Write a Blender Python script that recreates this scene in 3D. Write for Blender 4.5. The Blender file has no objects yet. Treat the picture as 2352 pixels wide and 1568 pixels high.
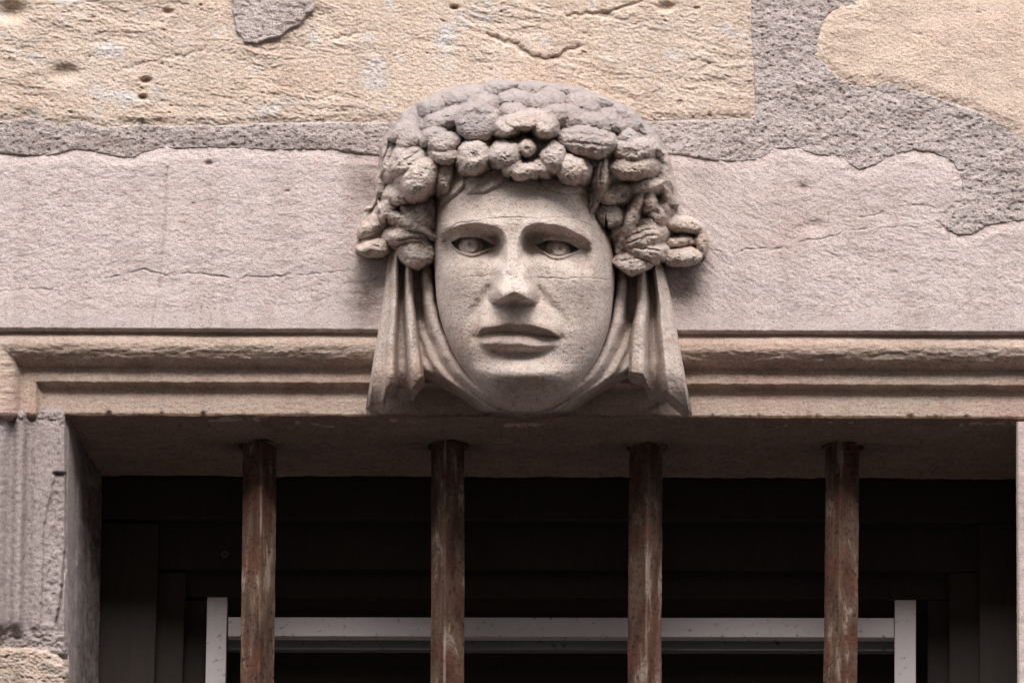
import bpy, math
import numpy as np
from mathutils import Vector, Matrix

# ------------------------------------------------------------------ camera, sky, sun, exposure
R = math.radians
scene = bpy.context.scene
COL = scene.collection
PITCH = R(25.0)
D_WALL = 14.0                       # metres from the camera to the wall
CAM = np.array([0.45, -D_WALL, 1.6])
W, H = 2352.0, 1568.0               # design grid of the picture
MM = 0.0005                         # metres per design unit at the wall
ZC = 1.6 + D_WALL * math.tan(PITCH)
TGT = np.array([0.0, 0.0, ZC])
SLANT = float(np.linalg.norm(TGT - CAM))
cam = bpy.data.cameras.new('camera')
cam.sensor_width = 36.0
cam.lens = 36.0 * SLANT / (W * MM)
cam.clip_start = 0.1
cam.clip_end = 500
cam_o = bpy.data.objects.new('camera', cam)
COL.objects.link(cam_o)
fwd = (TGT - CAM) / SLANT
rot = Vector(fwd).to_track_quat('-Z', 'Y')
roll = Matrix.Rotation(R(0.95), 4, 'Z')
cam_o.matrix_world = Matrix.Translation(Vector(CAM)) @ rot.to_matrix().to_4x4() @ roll
scene.camera = cam_o
CM = np.array(cam_o.matrix_world)[:3, :3]
C_RIGHT, C_UP, C_BACK = CM[:, 0], CM[:, 1], CM[:, 2]

world = bpy.data.worlds.new('World')
scene.world = world
world.use_nodes = True
wn = world.node_tree
bg = wn.nodes['Background']
sky = wn.nodes.new('ShaderNodeTexSky')
sky.sky_type = 'NISHITA'
sky.sun_disc = False
SUN_EL, SUN_AZ = 48.0, 180.0
sky.sun_elevation = R(SUN_EL)
sky.sun_rotation = R(SUN_AZ)
sky.air_density = 1.0
sky.dust_density = 4.0
hs = wn.nodes.new('ShaderNodeHueSaturation')
hs.inputs['Saturation'].default_value = 0.22      # overcast: nearly colourless cloud light
wn.links.new(sky.outputs[0], hs.inputs['Color'])
wn.links.new(hs.outputs[0], bg.inputs['Color'])
bg.inputs['Strength'].default_value = 0.15

sun = bpy.data.lights.new('sun', 'SUN')
sun.energy = 1.0
sun.angle = R(90)
sun.color = (1.0, 0.975, 0.955)
sun_o = bpy.data.objects.new('sun', sun)
COL.objects.link(sun_o)
sd = Vector((math.sin(R(SUN_AZ)) * math.cos(R(SUN_EL)), math.cos(R(SUN_AZ)) * math.cos(R(SUN_EL)), math.sin(R(SUN_EL))))
sun_o.rotation_euler = (-sd).to_track_quat('-Z', 'Y').to_euler()
sun_o.location = (0, -6, 16)

scene.view_settings.view_transform = 'Standard'
scene.view_settings.look = 'None'
scene.view_settings.gamma = 1.0
scene.view_settings.use_curve_mapping = False
scene.view_settings.exposure = 1.36
scene.render.engine = 'CYCLES'
scene.cycles.max_bounces = 8
scene.cycles.diffuse_bounces = 4

# ------------------------------------------------------------------ numeric helpers
def at(u, v, p):
    """Point on the vertical plane p metres in front of the lintel face, seen at (u, v)."""
    u, v, p = np.broadcast_arrays(np.asarray(u, float), np.asarray(v, float), np.asarray(p, float))
    k = MM / SLANT
    dx, dy = (u - W / 2) * k, (H / 2 - v) * k
    d = dx[..., None] * C_RIGHT + dy[..., None] * C_UP - C_BACK
    t = (-p - CAM[1]) / d[..., 1]
    return CAM + d * t[..., None]

def S(x, a=0.0, b=1.0):
    t = np.clip((x - a) / (b - a), 0, 1)
    return t * t * (3 - 2 * t)

def _hash(ix, iy, iz):
    with np.errstate(over='ignore'):
        h = ix.astype(np.uint32) * np.uint32(374761393) + iy.astype(np.uint32) * np.uint32(668265263) + iz.astype(np.uint32) * np.uint32(2147483647)
        h = (h ^ (h >> np.uint32(13))) * np.uint32(1274126177)
        h = h ^ (h >> np.uint32(16))
    return h

def perlin(x, y, seed=0):
    x0, y0 = np.floor(x).astype(np.int64), np.floor(y).astype(np.int64)
    fx, fy = x - x0, y - y0
    sx, sy = fx * fx * fx * (fx * (fx * 6 - 15) + 10), fy * fy * fy * (fy * (fy * 6 - 15) + 10)
    s = np.full(x0.shape, seed + 7, np.int64)
    def g(ix, iy, dx, dy):
        a = (_hash(ix, iy, s) & np.uint32(1023)).astype(float) * (2 * math.pi / 1024)
        return np.cos(a) * dx + np.sin(a) * dy
    a = g(x0, y0, fx, fy); b = g(x0 + 1, y0, fx - 1, fy)
    c = g(x0, y0 + 1, fx, fy - 1); d = g(x0 + 1, y0 + 1, fx - 1, fy - 1)
    return 1.4 * ((a + (b - a) * sx) * (1 - sy) + (c + (d - c) * sx) * sy)

def fbm(x, y, oct=4, seed=0, gain=0.5):
    r, a, n = 0, 1.0, 0
    for i in range(oct):
        r = r + a * perlin(x * 2 ** i + 13.7 * i, y * 2 ** i - 7.3 * i, seed + i * 17)
        n += a; a *= gain
    return r / n

def vnoise3(p, seed=0):
    i0 = np.floor(p).astype(np.int64); f = p - i0
    s = f * f * (3 - 2 * f)
    r = 0
    for a in (0, 1):
        for b in (0, 1):
            for c in (0, 1):
                h = (_hash(i0[..., 0] + a, i0[..., 1] + b, i0[..., 2] + c + seed * 131) & np.uint32(65535)).astype(float) / 32767.5 - 1
                w = (s[..., 0] if a else 1 - s[..., 0]) * (s[..., 1] if b else 1 - s[..., 1]) * (s[..., 2] if c else 1 - s[..., 2])
                r = r + h * w
    return r

def fbm3(p, oct=4, seed=0, gain=0.5):
    r, a, n = 0, 1.0, 0
    for i in range(oct):
        r = r + a * vnoise3(p * 2 ** i + 5.3 * i, seed + i)
        n += a; a *= gain
    return r / n

def seg_dist(U, V, pts):
    """Distance to a polyline."""
    d = np.full(U.shape, 1e9)
    for (x0, y0), (x1, y1) in zip(pts[:-1], pts[1:]):
        ex, ey = x1 - x0, y1 - y0
        t = np.clip(((U - x0) * ex + (V - y0) * ey) / (ex * ex + ey * ey + 1e-9), 0, 1)
        d = np.minimum(d, np.hypot(U - x0 - t * ex, V - y0 - t * ey))
    return d

def poly_sd(U, V, pts):
    """Signed distance to a polygon, negative inside."""
    q = list(pts) + [pts[0]]
    d = seg_dist(U, V, q)
    ins = np.zeros(U.shape, bool)
    for (x0, y0), (x1, y1) in zip(q[:-1], q[1:]):
        if y0 == y1: continue
        c = ((y0 > V) != (y1 > V)) & (U < (x1 - x0) * (V - y0) / (y1 - y0) + x0)
        ins ^= c
    return np.where(ins, -d, d)

def cur(x, pts):
    xs = np.array([a for a, b in pts], float); ys = np.array([b for a, b in pts], float)
    o = np.argsort(xs)
    return np.interp(x, xs[o], ys[o])

def scur(x, pts):
    """Smooth (Catmull-Rom) curve through points, sorted by x."""
    pts = sorted(pts)
    xs = np.array([a for a, b in pts], float); ys = np.array([b for a, b in pts], float)
    m = np.gradient(ys, xs)
    i = np.clip(np.searchsorted(xs, x) - 1, 0, len(xs) - 2)
    h = xs[i + 1] - xs[i]
    t = np.clip((x - xs[i]) / h, 0, 1)
    return ((2*t**3-3*t**2+1)*ys[i] + (t**3-2*t**2+t)*h*m[i] + (-2*t**3+3*t**2)*ys[i+1] + (t**3-t**2)*h*m[i+1])

def crack(U, V, pts, depth, w=2.2, wob=5.0, seed=0):
    Uw = U + wob * fbm(U / 26, V / 26, 3, seed); Vw = V + wob * fbm(U / 26 + 9, V / 26, 3, seed + 3)
    return -depth * np.exp(-(seg_dist(Uw, Vw, pts) / w) ** 2)

# ------------------------------------------------------------------ object helpers
def tag(o, label=None, cat=None, group=None, kind=None):
    if label: o['label'] = label
    if cat: o['category'] = cat
    if group: o['group'] = group
    if kind: o['kind'] = kind
    return o

def empty(name, loc):
    o = bpy.data.objects.new(name, None)
    o.empty_display_size = 0.05
    o.location = tuple(loc)
    COL.objects.link(o)
    return o

def mesh_obj(name, co, faces, mat, parent=None, smooth=True, attrs=None):
    me = bpy.data.meshes.new(name)
    co = np.asarray(co, float).reshape(-1, 3)
    org = np.array(parent_world(parent)) if parent else np.zeros(3)
    co = co - org
    faces = np.asarray(faces, np.int32)
    me.vertices.add(len(co)); me.vertices.foreach_set('co', co.astype(np.float32).ravel())
    k = faces.shape[1]
    me.loops.add(faces.size); me.loops.foreach_set('vertex_index', faces.ravel())
    me.polygons.add(len(faces))
    me.polygons.foreach_set('loop_start', np.arange(0, faces.size, k, dtype=np.int32))
    me.polygons.foreach_set('use_smooth', np.full(len(faces), smooth))
    me.update(calc_edges=True)
    for n, a in (attrs or {}).items():
        at_ = me.attributes.new(n, 'FLOAT', 'POINT')
        at_.data.foreach_set('value', np.asarray(a, np.float32).ravel())
    me.materials.append(mat)
    o = bpy.data.objects.new(name, me)
    COL.objects.link(o)
    if parent: o.parent = parent
    return o

def parent_world(p):
    x = Vector((0, 0, 0))
    while p is not None:
        x = x + p.location
        p = p.parent
    return x

def sheet(name, co, mat, parent, back=None, attrs=None, flip=False, rel=False):
    """Grid (n, m, 3) to a mesh; 'back' (metres, along +y) gives it thickness down to that y."""
    n, m = co.shape[:2]
    idx = np.arange(n * m).reshape(n, m)
    f = np.stack([idx[:-1, :-1], idx[1:, :-1], idx[1:, 1:], idx[:-1, 1:]], -1).reshape(-1, 4)
    c = co.reshape(-1, 3)
    at_ = {k: np.asarray(a).ravel() for k, a in (attrs or {}).items()}
    if back is not None:
        b = np.concatenate([idx[0, :], idx[1:, -1], idx[-1, -2::-1], idx[-2:0:-1, 0]])
        c2 = c[b].copy(); c2[:, 1] = c2[:, 1] + back if rel else back
        nb = np.arange(len(b)) + len(c)
        f2 = np.stack([b, np.roll(b, -1), np.roll(nb, -1), nb], -1)
        c = np.concatenate([c, c2]); f = np.concatenate([f, f2])
        at_ = {k: np.concatenate([a, a[b]]) for k, a in at_.items()}
    if flip: f = f[:, ::-1]
    return mesh_obj(name, c, f, mat, parent, True, at_)

def box(name, x0, x1, y0, y1, z0, z1, mat, parent, bev=0.0015):
    """Bevelled box (chamfered edges)."""
    import bmesh
    bm = bmesh.new()
    bmesh.ops.create_cube(bm, size=1.0)
    for vv in bm.verts:
        vv.co = Vector(((x0 + x1) / 2 + vv.co.x * (x1 - x0), (y0 + y1) / 2 + vv.co.y * (y1 - y0), (z0 + z1) / 2 + vv.co.z * (z1 - z0)))
    if bev: bmesh.ops.bevel(bm, geom=bm.edges[:], offset=bev, segments=2, affect='EDGES', profile=0.5)
    if parent:
        org = parent_world(parent)
        for vv in bm.verts: vv.co -= org
    me = bpy.data.meshes.new(name); bm.to_mesh(me); bm.free()
    me.materials.append(mat)
    o = bpy.data.objects.new(name, me); COL.objects.link(o)
    if parent: o.parent = parent
    return o

# ------------------------------------------------------------------ materials
class NT:
    def __init__(s, name):
        s.m = bpy.data.materials.new(name); s.m.use_nodes = True
        s.t = s.m.node_tree; s.b = s.t.nodes['Principled BSDF']
        s.geo = s.t.nodes.new('ShaderNodeNewGeometry')
    def pos(s, sc=(1, 1, 1), rot=(0, 0, 0)):
        n = s.t.nodes.new('ShaderNodeMapping'); n.inputs['Scale'].default_value = sc; n.inputs['Rotation'].default_value = rot
        s.t.links.new(s.geo.outputs['Position'], n.inputs['Vector']); return n.outputs[0]
    def noise(s, vec, scale, det=5, rough=0.6, dist=0.0):
        n = s.t.nodes.new('ShaderNodeTexNoise'); n.inputs['Scale'].default_value = scale; n.inputs['Detail'].default_value = det
        n.inputs['Roughness'].default_value = rough; n.inputs['Distortion'].default_value = dist
        s.t.links.new(vec, n.inputs['Vector']); return n.outputs['Fac']
    def ramp(s, fac, stops):
        n = s.t.nodes.new('ShaderNodeValToRGB'); e = n.color_ramp.elements
        while len(e) < len(stops): e.new(0.5)
        for q, (p, c) in zip(e, stops):
            q.position = p; q.color = (c, c, c, 1) if isinstance(c, (int, float)) else (*c, 1)
        s.t.links.new(fac, n.inputs[0]); return n.outputs[0]
    def mix(s, fac, a, b, mode='MIX'):
        n = s.t.nodes.new('ShaderNodeMix'); n.data_type = 'RGBA'; n.blend_type = mode
        for i, x in ((0, fac), (6, a), (7, b)):
            if isinstance(x, (int, float)): n.inputs[i].default_value = x
            elif isinstance(x, tuple): n.inputs[i].default_value = (*x, 1)
            else: s.t.links.new(x, n.inputs[i])
        return n.outputs[2]
    def math(s, op, a, b):
        n = s.t.nodes.new('ShaderNodeMath'); n.operation = op
        for i, x in enumerate((a, b)):
            if isinstance(x, (int, float)): n.inputs[i].default_value = x
            else: s.t.links.new(x, n.inputs[i])
        return n.outputs[0]
    def attr(s, name):
        n = s.t.nodes.new('ShaderNodeAttribute'); n.attribute_name = name; return n.outputs['Fac']
    def bump(s, hgt, strength, dist, prev=None):
        n = s.t.nodes.new('ShaderNodeBump'); n.inputs['Strength'].default_value = strength; n.inputs['Distance'].default_value = dist
        s.t.links.new(hgt, n.inputs['Height'])
        if prev is not None: s.t.links.new(prev, n.inputs['Normal'])
        return n.outputs[0]
    def out(s, col, rough=0.9, normal=None, metal=0.0, spec=0.2):
        if isinstance(col, tuple): s.b.inputs['Base Color'].default_value = (*col, 1)
        else: s.t.links.new(col, s.b.inputs['Base Color'])
        if isinstance(rough, (int, float)): s.b.inputs['Roughness'].default_value = rough
        else: s.t.links.new(rough, s.b.inputs['Roughness'])
        s.b.inputs['Metallic'].default_value = metal
        s.b.inputs['Specular IOR Level'].default_value = spec
        if normal is not None: s.t.links.new(normal, s.b.inputs['Normal'])
        return s.m

def stone(name, c1, c2, c3, speck=(0.16, 0.12, 0.10), speck_amt=0.5, bump_d=0.0012, bed=2.6, grain=420, stain_shade=(0.13, 0.09, 0.07), patch=None, tint=None, grime=None):
    t = NT(name)
    p = t.pos((1, 1, bed), (0, R(-6), 0)); q = t.pos()
    big = t.noise(p, 7, 4, 0.6, 0.4)
    mid = t.noise(p, 46, 5, 0.65, 0.3)
    fine = t.noise(p, grain * 0.5, 4, 0.7)
    gr = t.noise(q, grain * 1.6, 2, 0.6)
    c = t.mix(t.ramp(big, [(0.34, 0.0), (0.66, 1.0)]), c1, c2)
    c = t.mix(t.ramp(mid, [(0.42, 0.0), (0.72, 0.75)]), c, c3)
    if patch:
        pn = t.noise(t.pos((1, 1, 1.3)), 16, 3, 0.55, 0.2)
        c = t.mix(t.ramp(pn, [(0.57, 0.0), (0.66, 0.9)]), c, patch)
    if tint:                                    # pink iron bloom
        tn = t.noise(t.pos((1, 1, 1.8)), 5.0, 4, 0.6, 0.3)
        c = t.mix(t.ramp(tn, [(0.50, 0.0), (0.70, 0.7)]), c, tint)
        tn = t.noise(t.pos((1, 1, 2.2), (0, R(-8), 0)), 24, 5, 0.7, 0.4)
        c = t.mix(t.ramp(tn, [(0.54, 0.0), (0.70, 0.8)]), c, tuple(x * 0.92 for x in tint))
    c = t.mix(t.math('MULTIPLY', t.ramp(fine, [(0.30, 1.0), (0.44, 0.0)]), speck_amt), c, speck)
    c = t.mix(1.0, c, t.ramp(fine, [(0.30, (0.80, 0.77, 0.75)), (0.48, (1.0, 1.0, 1.0)), (0.72, (1.10, 1.10, 1.11))]), 'MULTIPLY')
    c = t.mix(1.0, c, t.ramp(gr, [(0.28, (0.66, 0.63, 0.61)), (0.50, (1.0, 1.0, 1.0)), (0.72, (1.18, 1.18, 1.18))]), 'MULTIPLY')
    strk = t.noise(t.pos((1, 1, 0.13)), 24, 4, 0.6, 0.2)
    c = t.mix(1.0, c, t.ramp(strk, [(0.30, (0.88, 0.85, 0.83)), (0.5, (1.0, 1.0, 1.0)), (0.7, (1.04, 1.03, 1.02))]), 'MULTIPLY')
    blot = t.noise(t.pos((1, 1, 1.5), (0, R(-6), 0)), 85, 4, 0.7, 0.2)
    c = t.mix(1.0, c, t.ramp(blot, [(0.32, (0.90, 0.87, 0.85)), (0.5, (1.0, 1.0, 1.0)), (0.7, (1.05, 1.03, 1.0))]), 'MULTIPLY')
    if grime: c = t.mix(t.math('MULTIPLY', t.attr('grime'), 0.8), c, grime)
    st = t.attr('stain_shade')  # carries wall stains and joint dirt, also shade painted under and inside forms
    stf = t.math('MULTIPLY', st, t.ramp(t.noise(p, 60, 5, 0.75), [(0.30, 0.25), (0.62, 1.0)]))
    c = t.mix(stf, c, stain_shade)
    hgt = t.math('ADD', t.math('MULTIPLY', mid, 0.35), t.math('ADD', t.math('MULTIPLY', fine, 0.42), t.math('MULTIPLY', gr, 0.42)))
    return t.out(c, 0.95, t.bump(hgt, 1.0, bump_d), spec=0.12)

M_LINTEL = stone('pink_limestone', (0.585, 0.49, 0.475), (0.56, 0.475, 0.45), (0.61, 0.52, 0.485), bump_d=0.0011, tint=(0.58, 0.45, 0.42))
M_YELLOW = stone('yellow_limestone', (0.64, 0.52, 0.44), (0.63, 0.50, 0.405), (0.65, 0.545, 0.485), speck=(0.30, 0.19, 0.10), bump_d=0.0015, bed=2.0, patch=(0.62, 0.58, 0.57), tint=(0.63, 0.47, 0.375))
M_PEACH = stone('peach_limestone', (0.68, 0.54, 0.445), (0.67, 0.515, 0.425), (0.68, 0.555, 0.47), speck=(0.34, 0.22, 0.14), bump_d=0.0018, bed=1.6)
M_MORTAR = stone('grey_mortar', (0.50, 0.425, 0.405), (0.47, 0.40, 0.385), (0.56, 0.48, 0.45), speck=(0.14, 0.11, 0.10), speck_amt=0.7, bump_d=0.0036, bed=1.4, grain=300)
M_MOULD = stone('buff_moulding_stone', (0.56, 0.435, 0.365), (0.54, 0.42, 0.34), (0.60, 0.47, 0.40), bump_d=0.0013, tint=(0.56, 0.37, 0.31), bed=3.0)
M_HEAD = stone('carved_limestone', (0.56, 0.47, 0.425), (0.52, 0.435, 0.385), (0.60, 0.515, 0.475), bump_d=0.0011, bed=1.6, tint=(0.50, 0.365, 0.30), grime=(0.225, 0.205, 0.212))
M_JAMB = stone('worn_jamb_stone', (0.40, 0.34, 0.33), (0.37, 0.31, 0.295), (0.43, 0.365, 0.345), bump_d=0.0018, bed=1.0, stain_shade=(0.06, 0.042, 0.034))
M_SOFFIT = stone('dark_soffit_stone', (0.30, 0.222, 0.185), (0.27, 0.195, 0.16), (0.34, 0.255, 0.205), speck=(0.07, 0.05, 0.045), bump_d=0.0012, bed=1.0, stain_shade=(0.03, 0.022, 0.02))  # darker, browner base than the lintel face

def rust_mat(name, off):
    t = NT(name)
    tc = t.t.nodes.new('ShaderNodeMapping'); tc.inputs['Location'].default_value = (off, off * 2, off * 3); tc.inputs['Scale'].default_value = (1, 1, 0.22)
    t.t.links.new(t.geo.outputs['Position'], tc.inputs['Vector'])
    a = t.noise(tc.outputs[0], 55, 5, 0.65, 0.4)
    p2 = t.pos()
    b = t.noise(p2, 210, 4, 0.7)
    e = t.noise(p2, 22, 4, 0.6)
    c = t.mix(t.ramp(a, [(0.36, 0.0), (0.62, 1.0)]), (0.062, 0.036, 0.027), (0.18, 0.115, 0.083))
    c = t.mix(t.ramp(a, [(0.56, 0.0), (0.62, 0.8)]), c, (0.33, 0.25, 0.205))
    c = t.mix(t.ramp(e, [(0.50, 0.0), (0.62, 0.7)]), c, (0.12, 0.048, 0.034))
    c = t.mix(t.ramp(b, [(0.34, 0.85), (0.46, 0.0)]), c, (0.03, 0.016, 0.013))
    pe = t.math('MULTIPLY', t.attr('edge'), t.ramp(t.noise(tc.outputs[0], 30, 4, 0.6), [(0.50, 0.0), (0.62, 0.75)]))
    c = t.mix(pe, c, (0.36, 0.28, 0.235))
    hgt = t.math('ADD', a, t.math('MULTIPLY', b, 0.6))
    return t.out(c, 0.85, t.bump(hgt, 1.0, 0.0016), 0.0, 0.05)

def paint_mat(name, col, dirt, amt=0.62):
    t = NT(name)
    p = t.pos()
    n = t.noise(p, 130, 4, 0.65); b = t.noise(p, 9, 4, 0.6)
    c = t.mix(t.ramp(n, [(0.32, 0.9), (0.40, 0.0)]), col, dirt)
    c = t.mix(t.math('MULTIPLY', t.ramp(b, [(0.35, 0.0), (0.7, 1.0)]), amt), c, tuple(x * 0.8 for x in col))
    return t.out(c, 0.6, t.bump(n, 0.5, 0.0004), spec=0.25)

def wood_mat(name, col):
    t = NT(name)
    p = t.pos((6, 6, 1)); n = t.noise(p, 20, 6, 0.65, 0.3)
    c = t.mix(n, tuple(x * 0.6 for x in col), tuple(x * 1.3 for x in col))
    return t.out(c, 0.75, t.bump(n, 0.6, 0.0006), spec=0.2)

M_WHITE = paint_mat('white_paint', (0.56, 0.495, 0.485), (0.16, 0.11, 0.08))
M_GREY = paint_mat('grey_paint', (0.16, 0.155, 0.155), (0.03, 0.03, 0.03))
M_WOOD = wood_mat('dark_wood', (0.040, 0.030, 0.024))
M_BRASS = paint_mat('tarnished_brass', (0.20, 0.17, 0.10), (0.05, 0.04, 0.03))
M_ASPH = stone('street_asphalt', (0.05, 0.05, 0.05), (0.045, 0.045, 0.046), (0.06, 0.058, 0.055), speck=(0.02, 0.02, 0.02), bump_d=0.003, bed=1.0)

# ------------------------------------------------------------------ setting: street
zs = np.zeros
n = 41
gx, gy = np.meshgrid(np.linspace(-900, 900, n), np.linspace(-1800, 0.8, n))
o = sheet('street', np.stack([gx, -gy * 0 + gy, 0 * gx], -1), M_ASPH, None, flip=False)
tag(o, kind='structure')

# house added across the street, behind the photographer, to block low sky light
house = empty('sky_blocking_house', (0, -17.0, 0))
tag(house, 'plain rendered town house added out of view to block low sky light', 'house')
M_REND = paint_mat('pale_render', (0.26, 0.23, 0.20), (0.1, 0.17, 0.15))
M_ROOF = paint_mat('clay_roof', (0.22, 0.10, 0.07), (0.08, 0.05, 0.04))
M_PANE = paint_mat('dark_pane', (0.04, 0.045, 0.05), (0.02, 0.02, 0.02))
box('wall', -26, 26, -27, -17, 0, 20.5, M_REND, house, 0)
box('roof', -26.5, 26.5, -27.5, -16.5, 20.5, 21.1, M_ROOF, house, 0)
for ix in range(-6, 7):
    for iz in range(5):
        wf = box('window', ix * 3.8 - 0.6, ix * 3.8 + 0.6, -17, -16.94, 1.4 + iz * 3.6, 3.2 + iz * 3.6, M_WHITE, house, 0)
        box('pane', ix * 3.8 - 0.5, ix * 3.8 + 0.5, -16.94, -16.93, 1.5 + iz * 3.6, 3.1 + iz * 3.6, M_PANE, wf, 0)

# ------------------------------------------------------------------ key measures
UL, UR, VT = -36.0, 2531.0, 762.0          # outer edges of the moulding
VS = 958.0                                 # lintel's lower edge
PF = -0.038                                # fascia, at the lower edge
REV = 0.166                                # depth of the soffit
def tilt(u):                               # the lintel sags a touch
    return (u - W / 2) * 0.0036
Z_SOF = float(at(1176, VS, PF)[2])

# ------------------------------------------------------------------ stone wall
wall_root = empty('stone_wall', (0, 0.0, 0))
tag(wall_root, 'rough wall of yellow limestone blocks and thick grey mortar above the window', 'wall')

# core of the wall behind the facing, down to the street, with the window opening left free
def core():
    xl, xr = float(at(150, 1200, -0.06)[0]) - 0.012, float(at(2345, 1200, -0.06)[0]) + 0.012
    zt, zb = Z_SOF + 0.01, Z_SOF - 1.75
    y0, y1 = 0.062, 0.62
    X = [-3.2, xl, xr, 3.2]; Z = [0.0, zb, zt, 10.6]
    co, fs = [], []
    def quad(a, b, c, d):
        i = len(co); co.extend([a, b, c, d]); fs.append((i, i + 1, i + 2, i + 3))
    for i in range(3):
        for k in range(3):
            if i == 1 and k == 1: continue
            quad((X[i], y0, Z[k]), (X[i + 1], y0, Z[k]), (X[i + 1], y0, Z[k + 1]), (X[i], y0, Z[k + 1]))
            quad((X[i], y1, Z[k]), (X[i], y1, Z[k + 1]), (X[i + 1], y1, Z[k + 1]), (X[i + 1], y1, Z[k]))
    quad((xl, y0, zb), (xl, y0, zt), (xl, y1, zt), (xl, y1, zb))
    quad((xr, y0, zb), (xr, y1, zb), (xr, y1, zt), (xr, y0, zt))
    quad((xl, y0, zt), (xr, y0, zt), (xr, y1, zt), (xl, y1, zt))
    quad((xl, y0, zb), (xl, y1, zb), (xr, y1, zb), (xr, y0, zb))
    quad((X[0], y0, 0), (X[0], y0, 10.6), (X[0], y1, 10.6), (X[0], y1, 0))
    quad((X[3], y0, 0), (X[3], y1, 0), (X[3], y1, 10.6), (X[3], y0, 10.6))
    quad((X[0], y0, 10.6), (X[3], y0, 10.6), (X[3], y1, 10.6), (X[0], y1, 10.6))
    return mesh_obj('masonry_core', co, fs, M_MORTAR, wall_root, False)
core()

def grid(u0, u1, v0, v1, st):
    return np.meshgrid(np.arange(u0, u1 + st, st, dtype=float), np.arange(v0, v1 + st, st, dtype=float))

# outlines of the stones
pA = [(-360, -360), (1731, -360), (1732, 0), (1733, 60), (1735, 130), (1740, 190), (1742, 250), (1740, 268), (1726, 284), (1700, 279), (1600, 283), (1500, 286), (1400, 288),
      (700, 288), (600, 292), (500, 296), (400, 296), (320, 294), (240, 300), (180, 286), (120, 292), (60, 276), (0, 286), (-120, 290), (-360, 300)]
pB = [(2700, -360), (1985, -360), (1975, 0), (1900, 25), (1878, 60), (1868, 130), (1900, 165), (1935, 192), (1990, 202), (2040, 196), (2100, 215), (2170, 238), (2240, 262), (2300, 290), (2340, 318), (2370, 345), (2460, 372), (2700, 400)]
TOP = [(-330, 352), (0, 345), (60, 350), (110, 352), (170, 336), (210, 340), (260, 352), (305, 356), (330, 344), (380, 334), (520, 334), (620, 338), (700, 338), (770, 338), (830, 346), (900, 352), (1500, 346), (1560, 348), (1640, 362), (1700, 366), (1742, 360), (1780, 336), (1830, 334), (1880, 350), (1930, 355), (1976, 384), (2010, 372), (2045, 352), (2100, 338), (2140, 342), (2190, 364)]
pL = TOP + [(2210, 395), (2216, 435), (2196, 480), (2178, 522), (2200, 532), (2235, 533), (2262, 512), (2320, 504), (2352, 500), (2700, 490), (2700, 800), (-330, 800)]

# mortar bed
U, V = grid(-330, 2700, -330, 600, 2.5)
P = -0.0015 + 0.0035 * fbm(U / 150, V / 90, 3, 5) + 0.0024 * fbm(U / 22, V / 14, 4, 6, 0.65) - 0.002 * S(fbm(U / 9, V / 6, 2, 9), 0.15, 0.6)
for q in (pA, pB, pL):
    P = P - 0.016 * S(-poly_sd(U, V, q), 4, 22)
sheet('mortar', at(U, V, P), M_MORTAR, wall_root, 0.07, {'stain_shade': 0.45 * S(fbm(U / 130, V / 60, 3, 71), 0.15, 0.5) + 0.35 * np.exp(-((V - 330) / 26) ** 2) * (U < 900)})

def flaky(U, V, seed, amp=1.0):
    a = R(-9)
    x, y = U * math.cos(a) - V * math.sin(a), U * math.sin(a) + V * math.cos(a)
    w = 26 * fbm(x / 120, y / 60, 3, seed + 40)
    n1 = fbm(x / 190, (y + w) / 46, 4, seed, 0.55)
    t = n1 * 5.5
    fl = np.floor(t); fr = t - fl
    ter = (fl + S(fr, 0.72, 1.0)) / 5.5
    n2 = fbm(x / 60, (y + 0.5 * w) / 17, 4, seed + 9, 0.6)
    t2 = n2 * 3.5; ter2 = (np.floor(t2) + S(t2 - np.floor(t2), 0.6, 1.0)) / 3.5
    mask = S(fbm(U / 260, V / 130, 2, seed + 77), -0.25, 0.35)
    pits = -S(fbm(x / 34, y / 20, 3, seed + 23), 0.42, 0.62)
    return amp * (0.0045 * ter * (0.15 + 0.85 * mask) + 0.0028 * ter2 * (0.3 + 0.7 * mask) + 0.0018 * fbm(x / 9, y / 6, 3, seed + 3, 0.6) + 0.003 * pits)

def stone_block(name, poly, bounds, mat, seed, lift, amp, st=2.0, edge=7, wob=5, extra=None, fl=True, stain_shade=None):
    U, V = grid(*bounds, st)
    sd_ = poly_sd(U, V, poly) + wob * 1.5 * fbm(U / 30, V / 24, 4, seed + 5, 0.65) + 5 * fbm(U / 9, V / 8, 2, seed + 6)
    P = lift + (flaky(U, V, seed, amp) if fl else 0)
    if extra is not None: P = P + extra(U, V)
    P = P - 0.020 * S(sd_, -edge * 0.35, edge) - 0.003 * S(sd_, -30, 0)
    a = {'stain_shade': stain_shade(U, V) if stain_shade else 0 * U}
    return sheet(name, at(U, V, P), mat, wall_root, 0.07, a)

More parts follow.
